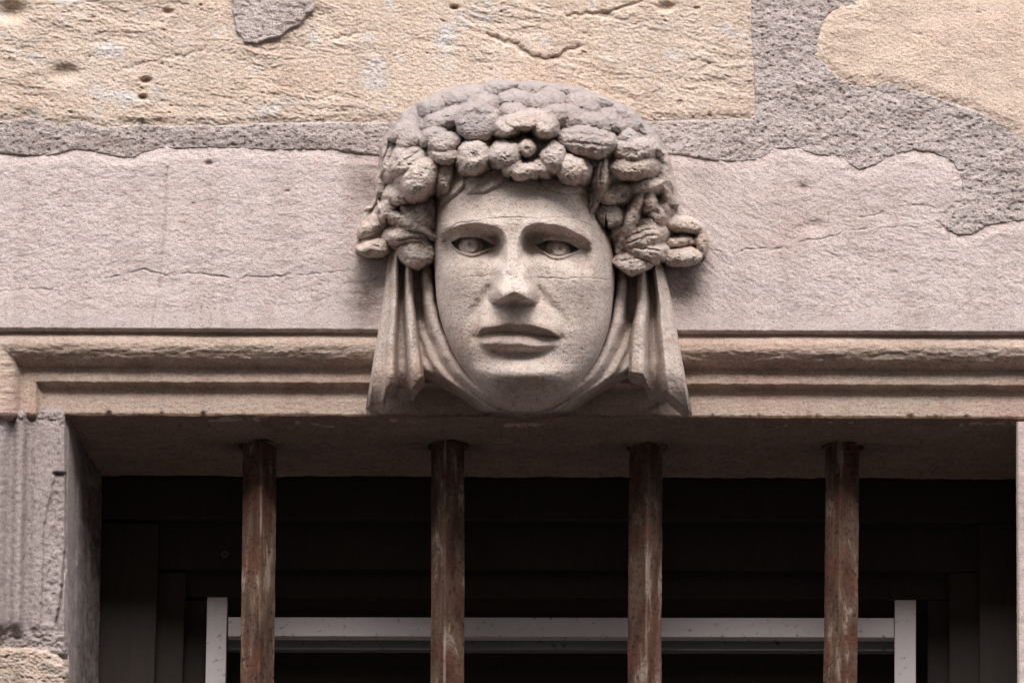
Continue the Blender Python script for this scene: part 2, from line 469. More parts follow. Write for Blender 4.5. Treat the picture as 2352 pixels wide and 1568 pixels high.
def exA(U, V):
    h = crack(U, V, [(1120, 78), (1180, 100), (1230, 132), (1262, 138), (1300, 118), (1330, 108)], 0.0038, 5, 12, 1)
    h = h + crack(U, V, [(255, 165), (330, 148), (420, 128), (470, 112)], 0.0012, 4, 12, 2)
    h = h + crack(U, V, [(600, 118), (700, 108), (860, 70)], 0.0010, 4, 9, 3)
    h = h + crack(U, V, [(1300, 36), (1400, 28), (1470, 4)], 0.003, 3.5, 9, 4)
    for (cu, cv, rr, d) in ((150, 168, 30, .007), (335, 185, 12, .008), (328, 224, 10, .008), (1043, 18, 9, .009), (28, 28, 34, .010), (1530, 18, 18, .006), (1390, 35, 14, .005), (385, 28, 12, .005)):
        h = h - d * np.exp(-(((U - cu) / rr) ** 2 + ((V - cv) / (rr * .62)) ** 2) ** 1.5)
    return h
stone_block('stone', pA, (-345, 1790, -330, 330), M_YELLOW, 11, -0.0005, 0.72, extra=exA, wob=8,
            stain_shade=lambda U, V: 0.5 * np.exp(-(seg_dist(U, V, [(1180, 100), (1230, 132), (1262, 138), (1300, 118)]) / 5) ** 2))
stone_block('stone', pB, (1820, 2690, -330, 430), M_PEACH, 23, 0.0005, 0.42, extra=lambda U, V: 0.004 * fbm(U / 190, V / 140, 3, 31), edge=9, wob=6)
# mortar smear running down over the upper course
pM = [(530, -360), (530, 30), (540, 70), (556, 98), (590, 104), (640, 88), (690, 60), (722, 28), (728, -20), (728, -360)]
U, V = grid(490, 770, -330, 140, 2.5)
sdm = poly_sd(U, V, pM) + 7 * fbm(U / 30, V / 26, 3, 88)
P = 0.0035 + 0.003 * fbm(U / 20, V / 13, 4, 61, 0.65) - 0.03 * S(sdm, -6, 8)
sheet('mortar', at(U, V, P), M_MORTAR, wall_root, 0.03)
# rough yellow stone under the jamb
pC = [(-330, 1482), (60, 1478), (110, 1484), (140, 1498), (154, 1520), (160, 1550), (162, 1900), (-330, 1900)]
U, V = grid(-330, 158, 1455, 1880, 2.0)
sdc = poly_sd(U, V, pC) + 6 * fbm(U / 30, V / 26, 3, 98)
P = -0.022 + flaky(U, V, 51, 1.1) - 0.045 * S(sdc, -16, 12)
sheet('stone', at(U, V, P), M_YELLOW, wall_root, 0.07, {'stain_shade': 0.30 + 0.35 * S(fbm(U / 60, V / 40, 3, 8), -.2, .5)})

# ------------------------------------------------------------------ window surround
sur = empty('window_surround', at(1176, VS, PF - 0.1))
tag(sur, 'pale pink limestone lintel and worn jambs with stepped moulding framing the barred window', 'window surround')

# lintel block (plain face)
U, V = grid(-330, 2690, 300, 764, 2.0)
V = 300 + (V - 300) * (VT - 300) / (V.max() - 300)
rowt = (V - 300) / (VT - 300)
V = V + tilt(U) * rowt
sdl = poly_sd(U, V, pL) + 9 * fbm(U / 30, V / 24, 4, 15, 0.65) + 5 * fbm(U / 9, V / 8, 2, 16)
a = R(-9) * S(U, 1200, 1800)
x, y = U * np.cos(a) - V * np.sin(a), U * np.sin(a) + V * np.cos(a)
dress = 1 - S(V, 690, 745)                  # drafted margin along the arris is smoother
P = 0.003 * fbm(U / 300, V / 170, 3, 3) + (0.30 + 0.70 * dress) * (0.0013 * fbm(x / 34, y / 20, 4, 4, 0.66) + 0.0006 * fbm(x / 9, y / 6, 3, 2, 0.6))
n1 = fbm(x / 150, y / 34, 4, 44, 0.6) * 6
P = P + 0.0014 * dress * S(fbm(U / 150, V / 90, 2, 48), -.2, .5) * (np.floor(n1) + S(n1 - np.floor(n1), 0.7, 1)) / 6 * (0.5 + 0.5 * S(U, 1500, 1900))
for pts, dep in (([(0, 670), (120, 664)], .0015), ([(240, 640), (330, 620), (380, 632), (470, 628), (540, 638), (640, 634), (720, 630), (815, 618)], .0028),
                 ([(1625, 574), (1680, 582), (1720, 572), (1800, 570), (1830, 580)], .003), ([(1830, 560), (1900, 545), (1960, 530), (2080, 520), (2180, 526)], .0022),
                 ([(1975, 500), (2020, 492), (2090, 470), (2160, 478)], .002), ([(2140, 502), (2170, 520), (2190, 530)], .003), ([(1880, 576), (1925, 590)], .002)):
    P = P + crack(U, V, pts, dep * .5, 1.7, 8, int(pts[0][0])) * S(fbm(U / 40, V / 40, 2, 79), -.35, .2)
P = P - 0.0016 * np.exp(-(seg_dist(U, V, [(384, 385), (380, 420), (376, 560), (370, 600), (366, 660), (352, 740), (350, 764)]) / 3) ** 2)
for (cu, cv, rr, d) in ((480, 376, 9, .004), (1845, 432, 16, .003), (1870, 520, 22, .003), (445, 468, 4, .002), (660, 440, 5, .002)):
    P = P - d * np.exp(-((U - cu) / rr) ** 2 - ((V - cv) / (rr * .6)) ** 2)
P = P - 0.022 * S(sdl, -3, 9) - 0.003 * S(sdl, -34, 0)
arr = 3.0 * fbm(U / 26, V * 0 + 3, 4, 12) + 2
P = P - 0.0035 * S(V - (VT + tilt(U)), -8 + arr, 1)
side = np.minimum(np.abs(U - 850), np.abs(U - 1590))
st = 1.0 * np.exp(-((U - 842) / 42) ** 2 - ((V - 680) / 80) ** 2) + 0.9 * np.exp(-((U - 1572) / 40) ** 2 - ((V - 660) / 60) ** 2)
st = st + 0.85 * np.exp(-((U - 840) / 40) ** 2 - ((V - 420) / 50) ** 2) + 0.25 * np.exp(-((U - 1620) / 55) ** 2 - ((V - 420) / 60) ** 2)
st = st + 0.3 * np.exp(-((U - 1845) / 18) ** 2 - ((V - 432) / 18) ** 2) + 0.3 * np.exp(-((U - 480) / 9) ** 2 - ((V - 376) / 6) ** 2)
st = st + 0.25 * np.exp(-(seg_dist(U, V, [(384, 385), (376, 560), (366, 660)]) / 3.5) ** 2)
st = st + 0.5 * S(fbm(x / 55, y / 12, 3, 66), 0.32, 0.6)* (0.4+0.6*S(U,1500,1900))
sheet('lintel_block', at(U, V, P), M_LINTEL, sur, 0.07, {'stain_shade': np.clip(st, 0, 1)})

def prof(d):
    """Moulding section: depth behind the lintel face against distance from its outer edge."""
    return scur(d, [(-12, -0.0100), (0, -0.0100), (5, -0.0092), (20, -0.0048), (38, -0.0045), (54, -0.0085), (68, -0.0140), (78, -0.0210), (85, -0.0262), (88, -0.0268), (91, -0.0264), (104, -0.0260), (114, -0.0258), (119, -0.0264),
                    (123, -0.0310), (129, -0.0352), (140, -0.0368), (165, -0.0374), (185, -0.0378), (196, PF), (210, PF)])

def moulding(name, u0, u1, seed):
    U, V = grid(u0, u1, VT - 6, VS, 2.0)
    V0 = V.copy()
    V = VT - 6 + (V - (VT - 6)) * (VS - VT + 6) / (V.max() - (VT - 6))
    d0 = np.minimum(np.minimum(V - VT, U - UL), UR - U)
    vert = S((V - VT) - np.minimum(U - UL, UR - U), -2, 2)
    d = d0 + (2.6 * fbm(U / 30, V / 90, 4, seed) + 1.2 * fbm(U / 9, V / 12, 2, seed + 8)) * S(d0, 30, 60) * (1 - 0.8 * S(d0, 170, 190))
    P = prof(d)
    ov = np.exp(-((d0 - 52) / 26) ** 2)
    P = P + ov * (0.0016 * fbm(U / 60, V / 16, 4, seed + 2, 0.62)) + 0.0007 * fbm(U / 12, V / 8, 3, seed + 4)
    t = fbm(U / 120, V / 22, 4, seed + 6, 0.6) * 5
    P = P + ov * 0.0017 * (np.floor(t) + S(t - np.floor(t), .7, 1)) / 5
    # chipped lower arris
    chip = S(fbm(U / 45, 0 * U + 2.2, 4, seed + 21, .6), 0.10, 0.5)
    P = P - 0.007 * chip * S(V, VS - 14, VS) - 0.002 * S(V, VS - 7, VS)
    st = 0.45 * np.exp(-((d0 - 80) / 14) ** 2) * S(fbm(U / 90, V / 30, 3, seed + 30), -.2, .4) + 0.45 * np.exp(-((d0 - 126) / 8) ** 2) * S(fbm(U / 70, V / 30, 3, seed + 31), -.2, .3)  # broken dark bands low on the ovolo and just below the fillet
    V = V + tilt(U) + 0.0
    return sheet(name, at(U, V, P), M_MOULD, sur, 0.07, {'stain_shade': np.clip(st, 0, 1)})
moulding('lintel_moulding', -330, 1210, 101)
moulding('lintel_moulding', 1212, 2690, 131)

# soffit
n_u, n_d = 560, 70
us = np.linspace(100, 2400, n_u); ds = np.linspace(-0.0015, REV, n_d)
UU, DD = np.meshgrid(us, ds)
co = at(UU, VS + tilt(UU), PF)
xx = co[..., 0].copy(); zz = co[..., 2].copy()
co = np.stack([xx, -PF + DD, zz + 0.0028 * fbm(UU / 160, DD * 40, 3, 7) + 0.0012 * fbm(UU / 24, DD * 160, 3, 9)], -1)
SOF_X, SOF_Z = xx[0].copy(), zz[0].copy()
BARS = [(596, 590), (1028, 1027), (1484, 1480), (1935, 1930)]
BAR_D = 0.082
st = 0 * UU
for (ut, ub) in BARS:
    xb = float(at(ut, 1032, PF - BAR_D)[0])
    st = st + 0.9 * np.exp(-((xx - xb) / 0.030) ** 2 - ((DD - BAR_D) / 0.013) ** 2)  # halo round each bar top: shade and soot painted together
sheet('soffit', co, M_SOFFIT, sur, None, {'stain_shade': np.clip(st, 0, 1)}, flip=True)
# upstand closing the head of the opening behind the soffit
yb = -PF + REV
box('soffit_stone', -0.66, 0.66, 0.072, yb + 0.002, Z_SOF + 0.012, Z_SOF + 0.06, M_SOFFIT, sur, 0)

# jambs
def jamb_left():
    U, V = grid(-330, 153, 936, 1500, 2.0)
    d = U - UL
    dj = scur(np.linspace(-330, 160, 491) - 0, [(-330, -0.012), (-20, -0.012), (8, -0.017), (22, -0.027), (30, -0.028), (40, -0.0205), (54, -0.0205), (62, -0.030), (69, -0.0335), (84, -0.031), (120, -0.0325), (150, -0.0335), (160, -0.034)])
    uu = U + 2.5 * fbm(V / 60, U / 60, 3, 201) + 1.2 * fbm(U / 14, V / 16, 3, 203) + (V - 1000) * 0.022
    P = np.interp(uu, np.linspace(-330, 160, 491), dj)
    P = P + 0.0010 * fbm(U / 40, V / 60, 3, 205) + 0.0010 * fbm(U / 10, V / 10, 3, 207)
    chip = poly_sd(U, V, [(126, 1086), (158, 1088), (158, 1240), (150, 1320), (132, 1434), (92, 1434), (95, 1340), (100, 1200), (114, 1140)]) + 4 * fbm(U / 20, V / 24, 3, 209)
    P = P - (0.004 + 0.0022 * fbm(U / 16, V / 18, 3, 211)) * S(-chip, -1, 4)
    P = P - 0.007 * np.exp(-(((U - 138) / 15) ** 4 + ((V - 1088) / 4) ** 4))
    P = P + crack(U, V, [(148, 1268), (145, 1330), (140, 1380), (128, 1438)], 0.009, 2.4, 3, 5)
    jt = np.exp(-((V - (958 + 10 * fbm(U / 40, 0 * U, 3, 5))) / 16) ** 2)
    P = P + jt * (0.006 * fbm(U / 16, V / 12, 4, 215, .65) - 0.001) - 0.004 * S(V, 950, 938)
    jb = S(V, 1425, 1465)
    P = P * (1 - jb) + (-0.033 + 0.006 * fbm(U / 22, V / 16, 4, 217, .65)) * jb
    P = P - 0.012 * S(U, 147, 153)
    st = 0.45 * jt * S(fbm(U / 20, V / 14, 3, 219), -.1, .4) + .3 * np.exp(-((V - 1440) / 16) ** 2)
    sheet('jamb', at(U, V, P), M_JAMB, sur, 0.07, {'stain_shade': np.clip(st, 0, 1)})
    # reveal: rebate band, then the deep splayed face
    vs_ = np.arange(946, 1900, 4.0)
    prs = [(152, 0.046, 0), (156, .049, 0), (178, .098, 0), (181, .101, 0), (205, .150, 0), (236, .205, 0), (236, 0.30, 0)]
    rows = []
    for (uq, yq, _) in prs:
        rows.append(at(uq + 1.6 * fbm(vs_ / 50, 0 * vs_ + uq, 3, 231) - (vs_ - 1100) * 0.018, vs_, -yq))
    co = np.stack(rows, 1)
    z = co[:, :1, 2].repeat(len(prs), 1); co[..., 2] = z
    t = np.linspace(0, len(prs) - 1, 49); i = np.clip(t.astype(int), 0, len(prs) - 2); f = t - i
    co = co[:, i] * (1 - f)[None, :, None] + co[:, i + 1] * f[None, :, None]
    co[..., 0] += 0.0012 * fbm(co[..., 1] * 60, co[..., 2] * 60, 4, 233)
    sheet('reveal', co, M_JAMB, sur, None, {'stain_shade': (0.85 + 0 * co[..., 0]) * S(co[..., 1] + .02 * fbm(co[..., 2] * 9, co[..., 1] * 20, 3, 235), .075, .13)})  # recess shade painted into the colour, deepening toward the back
jamb_left()
def jamb_right():
    U, V = grid(2334, 2690, 968, 1880, 2.5)
    U = U + 3.0 * (V - 968) / 600 + 1.6 * fbm(V / 22, 0 * V, 3, 301) * S(U, 2350, 2334)
    P = PF + 0.004 + 0.0016 * fbm(U / 30, V / 40, 4, 303) - 0.010 * S(U - 3.0 * (V - 968) / 600, 2338, 2334)
    sheet('jamb', at(U, V, P), M_LINTEL, sur, 0.07, {'stain_shade': 0.25 * S(fbm(U / 20, V / 30, 3, 9), .1, .5)})
    vs_ = np.arange(960, 1900, 8.0)
    a_ = at(2334 + 3.0 * (vs_ - 968) / 600, vs_, PF + 0.0)
    cols = []
    for yq in np.linspace(0.048, 0.30, 20):
        c = a_.copy(); c[:, 1] = yq; c[:, 0] += (yq - .045) * 0.06 + 0.001; cols.append(c)
    sheet('reveal', np.stack(cols, 1), M_JAMB, sur, None, flip=True)
jamb_right()
zb = Z_SOF - 1.75
box('sill', -0.72, 0.72, -0.02, 0.34, zb - 0.03, zb + 0.10, M_LINTEL, sur, 0.006)

# ------------------------------------------------------------------ carved head
head = empty('carved_head', at(1205, 950, -0.02))
tag(head, 'carved limestone mask of a frowning face under a flower and fruit wreath', 'sculpture')

JL = [(380, 1008), (400, 1005), (450, 1003), (500, 998), (560, 995), (627, 998.6), (695, 1005), (753, 1021), (805, 1044), (841, 1068), (877, 1100), (904, 1131), (918, 1158), (926, 1186)]
JR = [(380, 1378), (400, 1378), (450, 1372), (490, 1376), (520, 1388), (545, 1400), (580, 1408), (630, 1411), (683, 1407), (735, 1399), (785, 1383), (827, 1361), (857, 1338), (884, 1311), (906, 1275), (918, 1252), (926, 1226)]
FACE_POLY = [(u, v) for v, u in JL] + [(1205, 929)] + [(u, v) for v, u in reversed(JR)]

BROW_L = [(1008, 538), (1020, 532), (1048, 522), (1080, 514.5), (1115, 517), (1150, 529), (1162, 540)]
BROW_R = [(1192, 545), (1200, 532), (1223, 517), (1260, 517), (1298, 524), (1323, 537), (1350, 552), (1362, 560)]
UL_L = [(1036, 557), (1060, 547), (1090, 545), (1118, 553), (1137, 566)]
LL_L = [(1036, 557), (1050, 572), (1065, 580), (1082, 584), (1100, 580), (1118, 572), (1137, 566)]
UL_R = [(1230, 563), (1255, 554), (1280, 552), (1305, 558), (1330, 572)]
LL_R = [(1230, 563), (1250, 577), (1268, 587), (1288, 589), (1308, 582), (1330, 572)]
LIP_T = [(1096, 769), (1104, 758), (1127, 750), (1152, 746), (1170, 741.5), (1185, 744), (1208, 744), (1242, 751), (1264, 760), (1286, 770)]
LIP_M = [(1096, 772), (1129, 764), (1163, 765), (1203, 766), (1242, 772), (1286, 775)]
LIP_B = [(1096, 778), (1107, 785), (1152, 796), (1197, 798), (1253, 792), (1286, 780)]

def eye(U, V, up, lo, ic, ir, pup, sgn):
    """Lids, recessed almond and the ball of one eye; heights in metres."""
    u0, u1 = up[0][0], up[-1][0]
    ins = S(U, u0 - 3, u0 + 6) * (1 - S(U, u1 - 6, u1 + 3))
    vu, vl = scur(U, up), scur(U, lo)
    op = S(V - vu, -1.5, 2.0) * (1 - S(V - vl, -2.0, 1.5)) * ins
    h = 0.0066 * np.exp(-(np.minimum(V - (vu - 6), 0) / 9) ** 2) * (1 - S(V - vu, -2, 3)) * ins * S(U, u0 - 3, u0 + 22) * (1 - S(U, u1 - 22, u1 + 3)) ** 0.5
    h = h + 0.0026 * np.exp(-((V - (vl + 2.5)) / 3.2) ** 2) * ins
    h = h - 0.0026 * np.exp(-((V - (vl + 9)) / 4.5) ** 2) * ins * S(U, u0, u0 + 20) * (1 - S(U, u1 - 25, u1))
    r = np.hypot((U - ic[0]) / ir[0], (V - ic[1]) / ir[1])
    ball = 0.0168 * np.sqrt(np.clip(1 - r ** 2, 0, 1))
    e = -0.0125 + ball
    ri = np.hypot(U - pup[0], (V - pup[1]) * 1.1)
    e = e - 0.0026 * np.exp(-((ri - 20.5) / 2.8) ** 2) - 0.0042 * np.exp(-(ri / 6.0) ** 2)
    return h * (1 - op) + e * op

def face_p(U, V, detail=True):
    l, r = scur(V, JL), scur(V, JR)
    c, hw = (l + r) / 2, (r - l) / 2 + 0.3
    x = np.clip((U - c) / hw, -1, 1)
    ctr = scur(V, [(370, .104), (400, .112), (430, .119), (480, .126), (515, .131), (560, .123), (620, .121), (680, .122), (720, .123), (772, .123), (800, .121), (835, .1195), (858, .1225), (870, .1205), (882, .1145), (895, .1065), (910, .0965), (926, .0845), (932, .080)])
    rim = scur(V, [(370, .05), (500, .044), (600, .036), (700, .042), (800, .056), (860, .068), (900, .078), (932, .080)])
    prof_ = np.clip(1 - np.abs(x) ** 2.5, 0, 1) ** 0.60
    P = rim + (ctr - rim) * prof_
    # forehead planes and brow (all features slightly worn and uneven)
    U, V = U + 1.8 * fbm(U / 24, V / 24, 3, 431) + 1.5 * fbm(U / 90, V / 90, 2, 433), V + 2.0 * fbm(U / 24 + 31, V / 24, 3, 432) + 1.5 * fbm(U / 90, V / 90 + 17, 2, 434)
    for br, s_ in ((BROW_L, -1), (BROW_R, 1)):
        b0, b1 = br[0][0], br[-1][0]
        vb = scur(U, br)
        inn = S(U, b0 - 6, b0 + 22) * (1 - S(U, b1 - 22, b1 + 6))
        inner = (S(U, b0, b1) if s_ < 0 else 1 - S(U, b0, b1))
        dep = 0.0135 + 0.0165 * inner ** 1.2
        P = P + 0.0056 * np.exp(-(np.minimum(V - vb + 4, 0) / 17) ** 2) * (1 - S(V - vb, -3, 6)) * inn
        P = P - dep * S(V - vb, -2, 27) * (1 - S(V - vb, 36, 100)) * inn
    P = P - 0.0020 * np.exp(-((U - 1166) / 6) ** 2 - ((V - 520) / 16) ** 2) - 0.0020 * np.exp(-((U - 1192) / 6) ** 2 - ((V - 520) / 16) ** 2)
    P = P + eye(U, V, UL_L, LL_L, (1083, 566), (29, 26), (1083, 563), -1)
    P = P + eye(U, V, UL_R, LL_R, (1282, 571), (29, 25), (1284, 569), 1)
    # cheeks
    P = P + 0.0075 * np.exp(-((U - 1060) / 44) ** 2 - ((V - 638) / 44) ** 2) + 0.0080 * np.exp(-((U - 1320) / 50) ** 2 - ((V - 644) / 48) ** 2)
    # nose
    un = scur(V, [(520, 1178), (620, 1178), (680, 1181), (720, 1183)])
    du = U - un
    hn = scur(V, [(505, 0.000), (530, .0030), (552, .0090), (600, .0210), (640, .0310), (662, .0390), (676, .0420), (720, .0420)])
    fl = scur(V, [(500, 26), (540, 20), (600, 21), (640, 23), (670, 25), (720, 25)])
    bw = scur(V, [(500, 42), (540, 38), (580, 46), (630, 53), (665, 58), (720, 58)])
    vs_ = 667 + 26 * np.clip(np.abs(du) / 50, 0, 1) ** 0.9
    ve_ = 709 - 13 * np.clip(np.abs(du) / 50, 0, 1) ** 1.5
    und = 1 - S((V - vs_) / (ve_ - vs_))
    cross = 1 - S(np.abs(du), fl, bw)
    rt = S(V, 630, 675)
    cross = (0.35 + 0.45 * rt) * cross + (0.65 - 0.45 * rt) * (1 - np.clip((np.abs(du) - fl) / (bw - fl), 0, 1)) ** 0.95
    P = P + hn * cross * und
    for ca, sg in ((1143, -1), (1221, 1)):
        rr = ((U - ca) / 19) ** 2 + ((V - 676) / 20) ** 2
        P = P + 0.0082 * np.exp(-1.1 * rr ** 1.4) * (1 - S(V, 684, 700))
    P = P + 0.0055 * np.exp(-(((U - 1183) / 26) ** 2 + ((V - 668) / 18) ** 2) ** 1.2) * (1 - S(V, 668, 692))
    for gp in ([(1128, 660), (1120, 674), (1124, 692)], [(1236, 662), (1243, 676), (1239, 692)]):
        P = P - 0.0026 * np.exp(-(seg_dist(U, V, gp) / 7) ** 2)
    P = P - 0.004 * np.exp(-((U - 1160) / 9) ** 2 - ((V - 697) / 5) ** 2) - 0.004 * np.exp(-((U - 1205) / 9) ** 2 - ((V - 695) / 5) ** 2)
    P = P - 0.0035 * S(fbm(U / 14, V / 10, 3, 402), -0.3, 0.5) * np.exp(-((U - 1176) / 14) ** 2 - ((V - 636) / 7) ** 2)
    # muzzle and folds
    mz = np.sqrt(((U - 1188) / 112) ** 2 + ((V - 748) / 62) ** 2)
    P = P + 0.0085 * (1 - S(mz, 0.45, 1.05))
    for pts in ([(1124, 662), (1107, 692), (1089, 716), (1078, 745)], [(1238, 672), (1260, 701), (1282, 724), (1308, 756)]):
        dd = seg_dist(U, V, pts)
        P = P - 0.0040 * np.exp(-(dd / 12) ** 2) * (1 - S(V, 700, 765))
    P = P - 0.0022 * np.exp(-((U - 1184) / 8) ** 2 - ((V - 722) / 14) ** 2)
    # lips
    vt, vm, vb = scur(U, LIP_T), scur(U, LIP_M), scur(U, LIP_B)
    wl = S(U, 1094, 1112) * (1 - S(U, 1268, 1290))
    lip = 0.0078 * S(V - vt, -34, -1) * (1 - S(V - vt, 0, 3)) + (0.0078 - 0.0150 * np.clip((V - vt) / np.maximum(vm - vt, 1), 0, 1) ** 0.85) * S(V - vt, 0, 3) * (1 - S(V - vm, -0.5, 2))
    low = (-0.0072 + 0.0155 * S((V - vm), -6, 27)) * S(V - vm, -0.5, 2) * (1 - S(V - vb, -4, 18)) - 0.0035 * np.exp(-((V - (vb + 19)) / 13) ** 2) * np.exp(-((U - 1192) / 68) ** 2)
    P = P + (lip + low) * wl
    P = P - 0.0020 * np.exp(-((U - 1094) / 12) ** 2 - ((V - 775) / 9) ** 2) - 0.0020 * np.exp(-((U - 1288) / 12) ** 2 - ((V - 778) / 9) ** 2)
    # chin
    P = P + 0.0085 * np.exp(-(((U - 1200) / 74) ** 2 + ((V - 852) / 30) ** 2) ** 1.2)
    # locks on the forehead
    for pg, hh in (([(998, 380), (1060, 380), (1073, 420), (1052, 448), (1012, 470), (1000, 452)], .0050), ([(1072, 380), (1172, 380), (1165, 412), (1148, 430), (1112, 445), (1072, 447), (1066, 430)], .0042), ([(1236, 380), (1320, 380), (1352, 446), (1297, 448), (1262, 438), (1243, 420)], .0038)):
        sd_ = poly_sd(U, V, pg)
        P = P + hh * S(-sd_, -1, 9) - 0.0012 * np.exp(-((sd_ - 2) / 3) ** 2) + 0.0008 * np.sin((U * 0.75 + V) / 4.2) * S(-sd_, 2, 10)
    if detail:
        P = P + 0.0007 * fbm(U / 46, V / 34, 3, 405) + 0.00045 * fbm(U / 11, V / 8, 3, 407)
        P = P - 0.0007 * S(fbm(U / 9, V / 7, 2, 409), 0.36, 0.6)
        for pts, dep in (([(1012, 534), (1050, 516), (1085, 508), (1115, 504), (1180, 498), (1210, 501), (1260, 499), (1315, 500), (1360, 519)], .0013),
                         ([(1225, 639), (1270, 638), (1293, 641), (1348, 639), (1400, 642)], .0008), ([(1168, 630), (1123, 632), (1060, 638)], .0006)):
            P = P + crack(U, V, pts, dep, 1.7, 5, int(pts[0][0]))
        P = P + 0.0012 * fbm(U / 16, V / 6, 3, 411) * np.exp(-((V - 512) / 12) ** 2)
    return P

vv = np.linspace(378, 927, 470)
ss = np.linspace(-1, 1, 400); ss = np.sign(ss) * (1 - (1 - np.abs(ss)) ** 1.18)
SSg, VVg = np.meshgrid(ss, vv)
lg, rg = scur(VVg, JL), scur(VVg, JR)
UF = (lg + rg) / 2 + SSg * (rg - lg) / 2
PF_ = face_p(UF, VVg)
stf = 0.55 * np.exp(-((VVg - 888) / 22) ** 2) * np.exp(-((UF - 1200) / 90) ** 2) * 0.5 + 0.22 * S(fbm(UF / 60, VVg / 50, 3, 421), 0.05, .5)  # under-chin shade and soot painted in brown, plus random stains
face = sheet('face', at(UF, VVg, PF_), M_HEAD, head, 0.016, {'stain_shade': np.clip(stf, 0, 1)}, rel=True)

# wreath, hair and bows: worn carving sculpted as one surface, cut along the crevices into leaves, fruit and petals
def dome_p(U, V):
    r2 = np.abs((U - 1212) / 352) ** 2.5 + np.where(V < 400, np.abs((V - 400) / 216) ** 2.9, np.abs((V - 400) / 420) ** 2.2)
    return 0.008 + 0.128 * np.clip(1 - r2, 0, 1) ** 0.52
OUT = [(850, 480), (858, 440), (868, 400), (872, 350), (884, 312), (905, 280), (945, 243), (1000, 213), (1080, 194), (1170, 186), (1250, 188), (1330, 203), (1400, 228), (1460, 260), (1502, 300), (1532, 350), (1552, 420), (1562, 480), (1556, 540), (1500, 600), (1420, 600), (1395, 540), (1380, 480), (1366, 430), (1300, 402), (1200, 396), (1100, 396), (1020, 404), (1004, 460), (1000, 540), (990, 598), (930, 590), (880, 545)]
ST = 1.5
WU, WV = grid(785, 1655, 168, 640, ST)
wsdo = poly_sd(WU, WV, OUT) + 10 * fbm(WU / 52, WV / 52, 3, 441)
WP = dome_p(WU, WV) - 0.021 - 0.004 * S(WV, 230, 300) - 0.034 * S(WV, 395, 450)
wfin = poly_sd(WU, WV, FACE_POLY)
WP = WP - 0.050 * S(-wfin, -6, 8) * S(WV, 380, 410)
WP = WP + 0.005 * fbm(WU / 48, WV / 34, 3, 443, .55) * S(WV, 196, 260)
WP = WP * (1 - S(wsdo, -12, 6)) + (-0.03) * S(wsdo, -12, 6)
WIN = np.full(WU.shape, -1, int)
WIN[(wsdo > 9)] = -2
KU = WU + 7 * fbm(WU / 40, WV / 40, 3, 451) + 2.5 * fbm(WU / 13, WV / 13, 2, 452)
KV = WV + 7 * fbm(WU / 40 + 50, WV / 40, 3, 453) + 2.5 * fbm(WU / 13, WV / 13 + 40, 2, 454)
LUMPS = []
Z = 0.5568
def carve(name, zx, zy, rx, ry, ang=0, rz=None, off=None, p=None, a=2.3, b=1.7, gr=(), tv=0.0, tu=0.0, dent=None, k=0.0013, owner=None, bite=None):
    """Blend one lump into the carving. zx, zy, rx, ry in tracing units; rz in mm; tv, tu tilt it (mm across its height, width)."""
    global WP
    cu, cv, ru, rv = 781 + Z * zx, 160.7 + Z * zy, Z * rx, Z * ry
    rz = (rz * 1.12 if rz else 0.47 * min(ru, rv)) / 1000.0
    p0 = p if p is not None else float(dome_p(np.array(cu), np.array(cv))) - 0.016 + (off or 0.0)
    R_ = 1.5 * max(ru, rv) + 10
    i0, i1 = max(0, int((cv - R_ - 168) / ST)), min(WU.shape[0], int((cv + R_ - 168) / ST) + 2)
    j0, j1 = max(0, int((cu - R_ - 785) / ST)), min(WU.shape[1], int((cu + R_ - 785) / ST) + 2)
    sl = (slice(i0, i1), slice(j0, j1))
    dx, dy = KU[sl] - cu, -(KV[sl] - cv)
    ca, sa = math.cos(R(ang)), math.sin(R(ang))
    x, y = (dx * ca + dy * sa) / ru, (-dx * sa + dy * ca) / rv
    r = np.sqrt(x * x + y * y)
    h = p0 + rz * np.where(r < 1, np.clip(1 - r ** a, 0, 1) ** (1 / b), -(r - 1) * 5.0)
    h = h + 0.001 * (-tv * dy / rv + tu * dx / ru) * np.clip(1.2 - r, 0, 1)
    for (go, gw, gd, gb) in gr:
        h = h - 0.001 * gd * np.exp(-((y - go - gb * (1 - x * x)) / gw) ** 2) * (1 - S(np.abs(x), .7, 1.05))
    if dent:
        h = h - 0.001 * dent[3] * np.exp(-((x - dent[0]) / dent[2]) ** 2 - ((y - dent[1]) / dent[2]) ** 2)
    old = WP[sl]
    w = h > old
    m = np.maximum(h, old); q = np.clip(k - np.abs(h - old), 0, None) / k
    WP[sl] = m + q * q * k * 0.25
    n = len(LUMPS)
    ww = WIN[sl]
    ww[w & (h > -0.012)] = n
    LUMPS.append((name, owner))
    return n

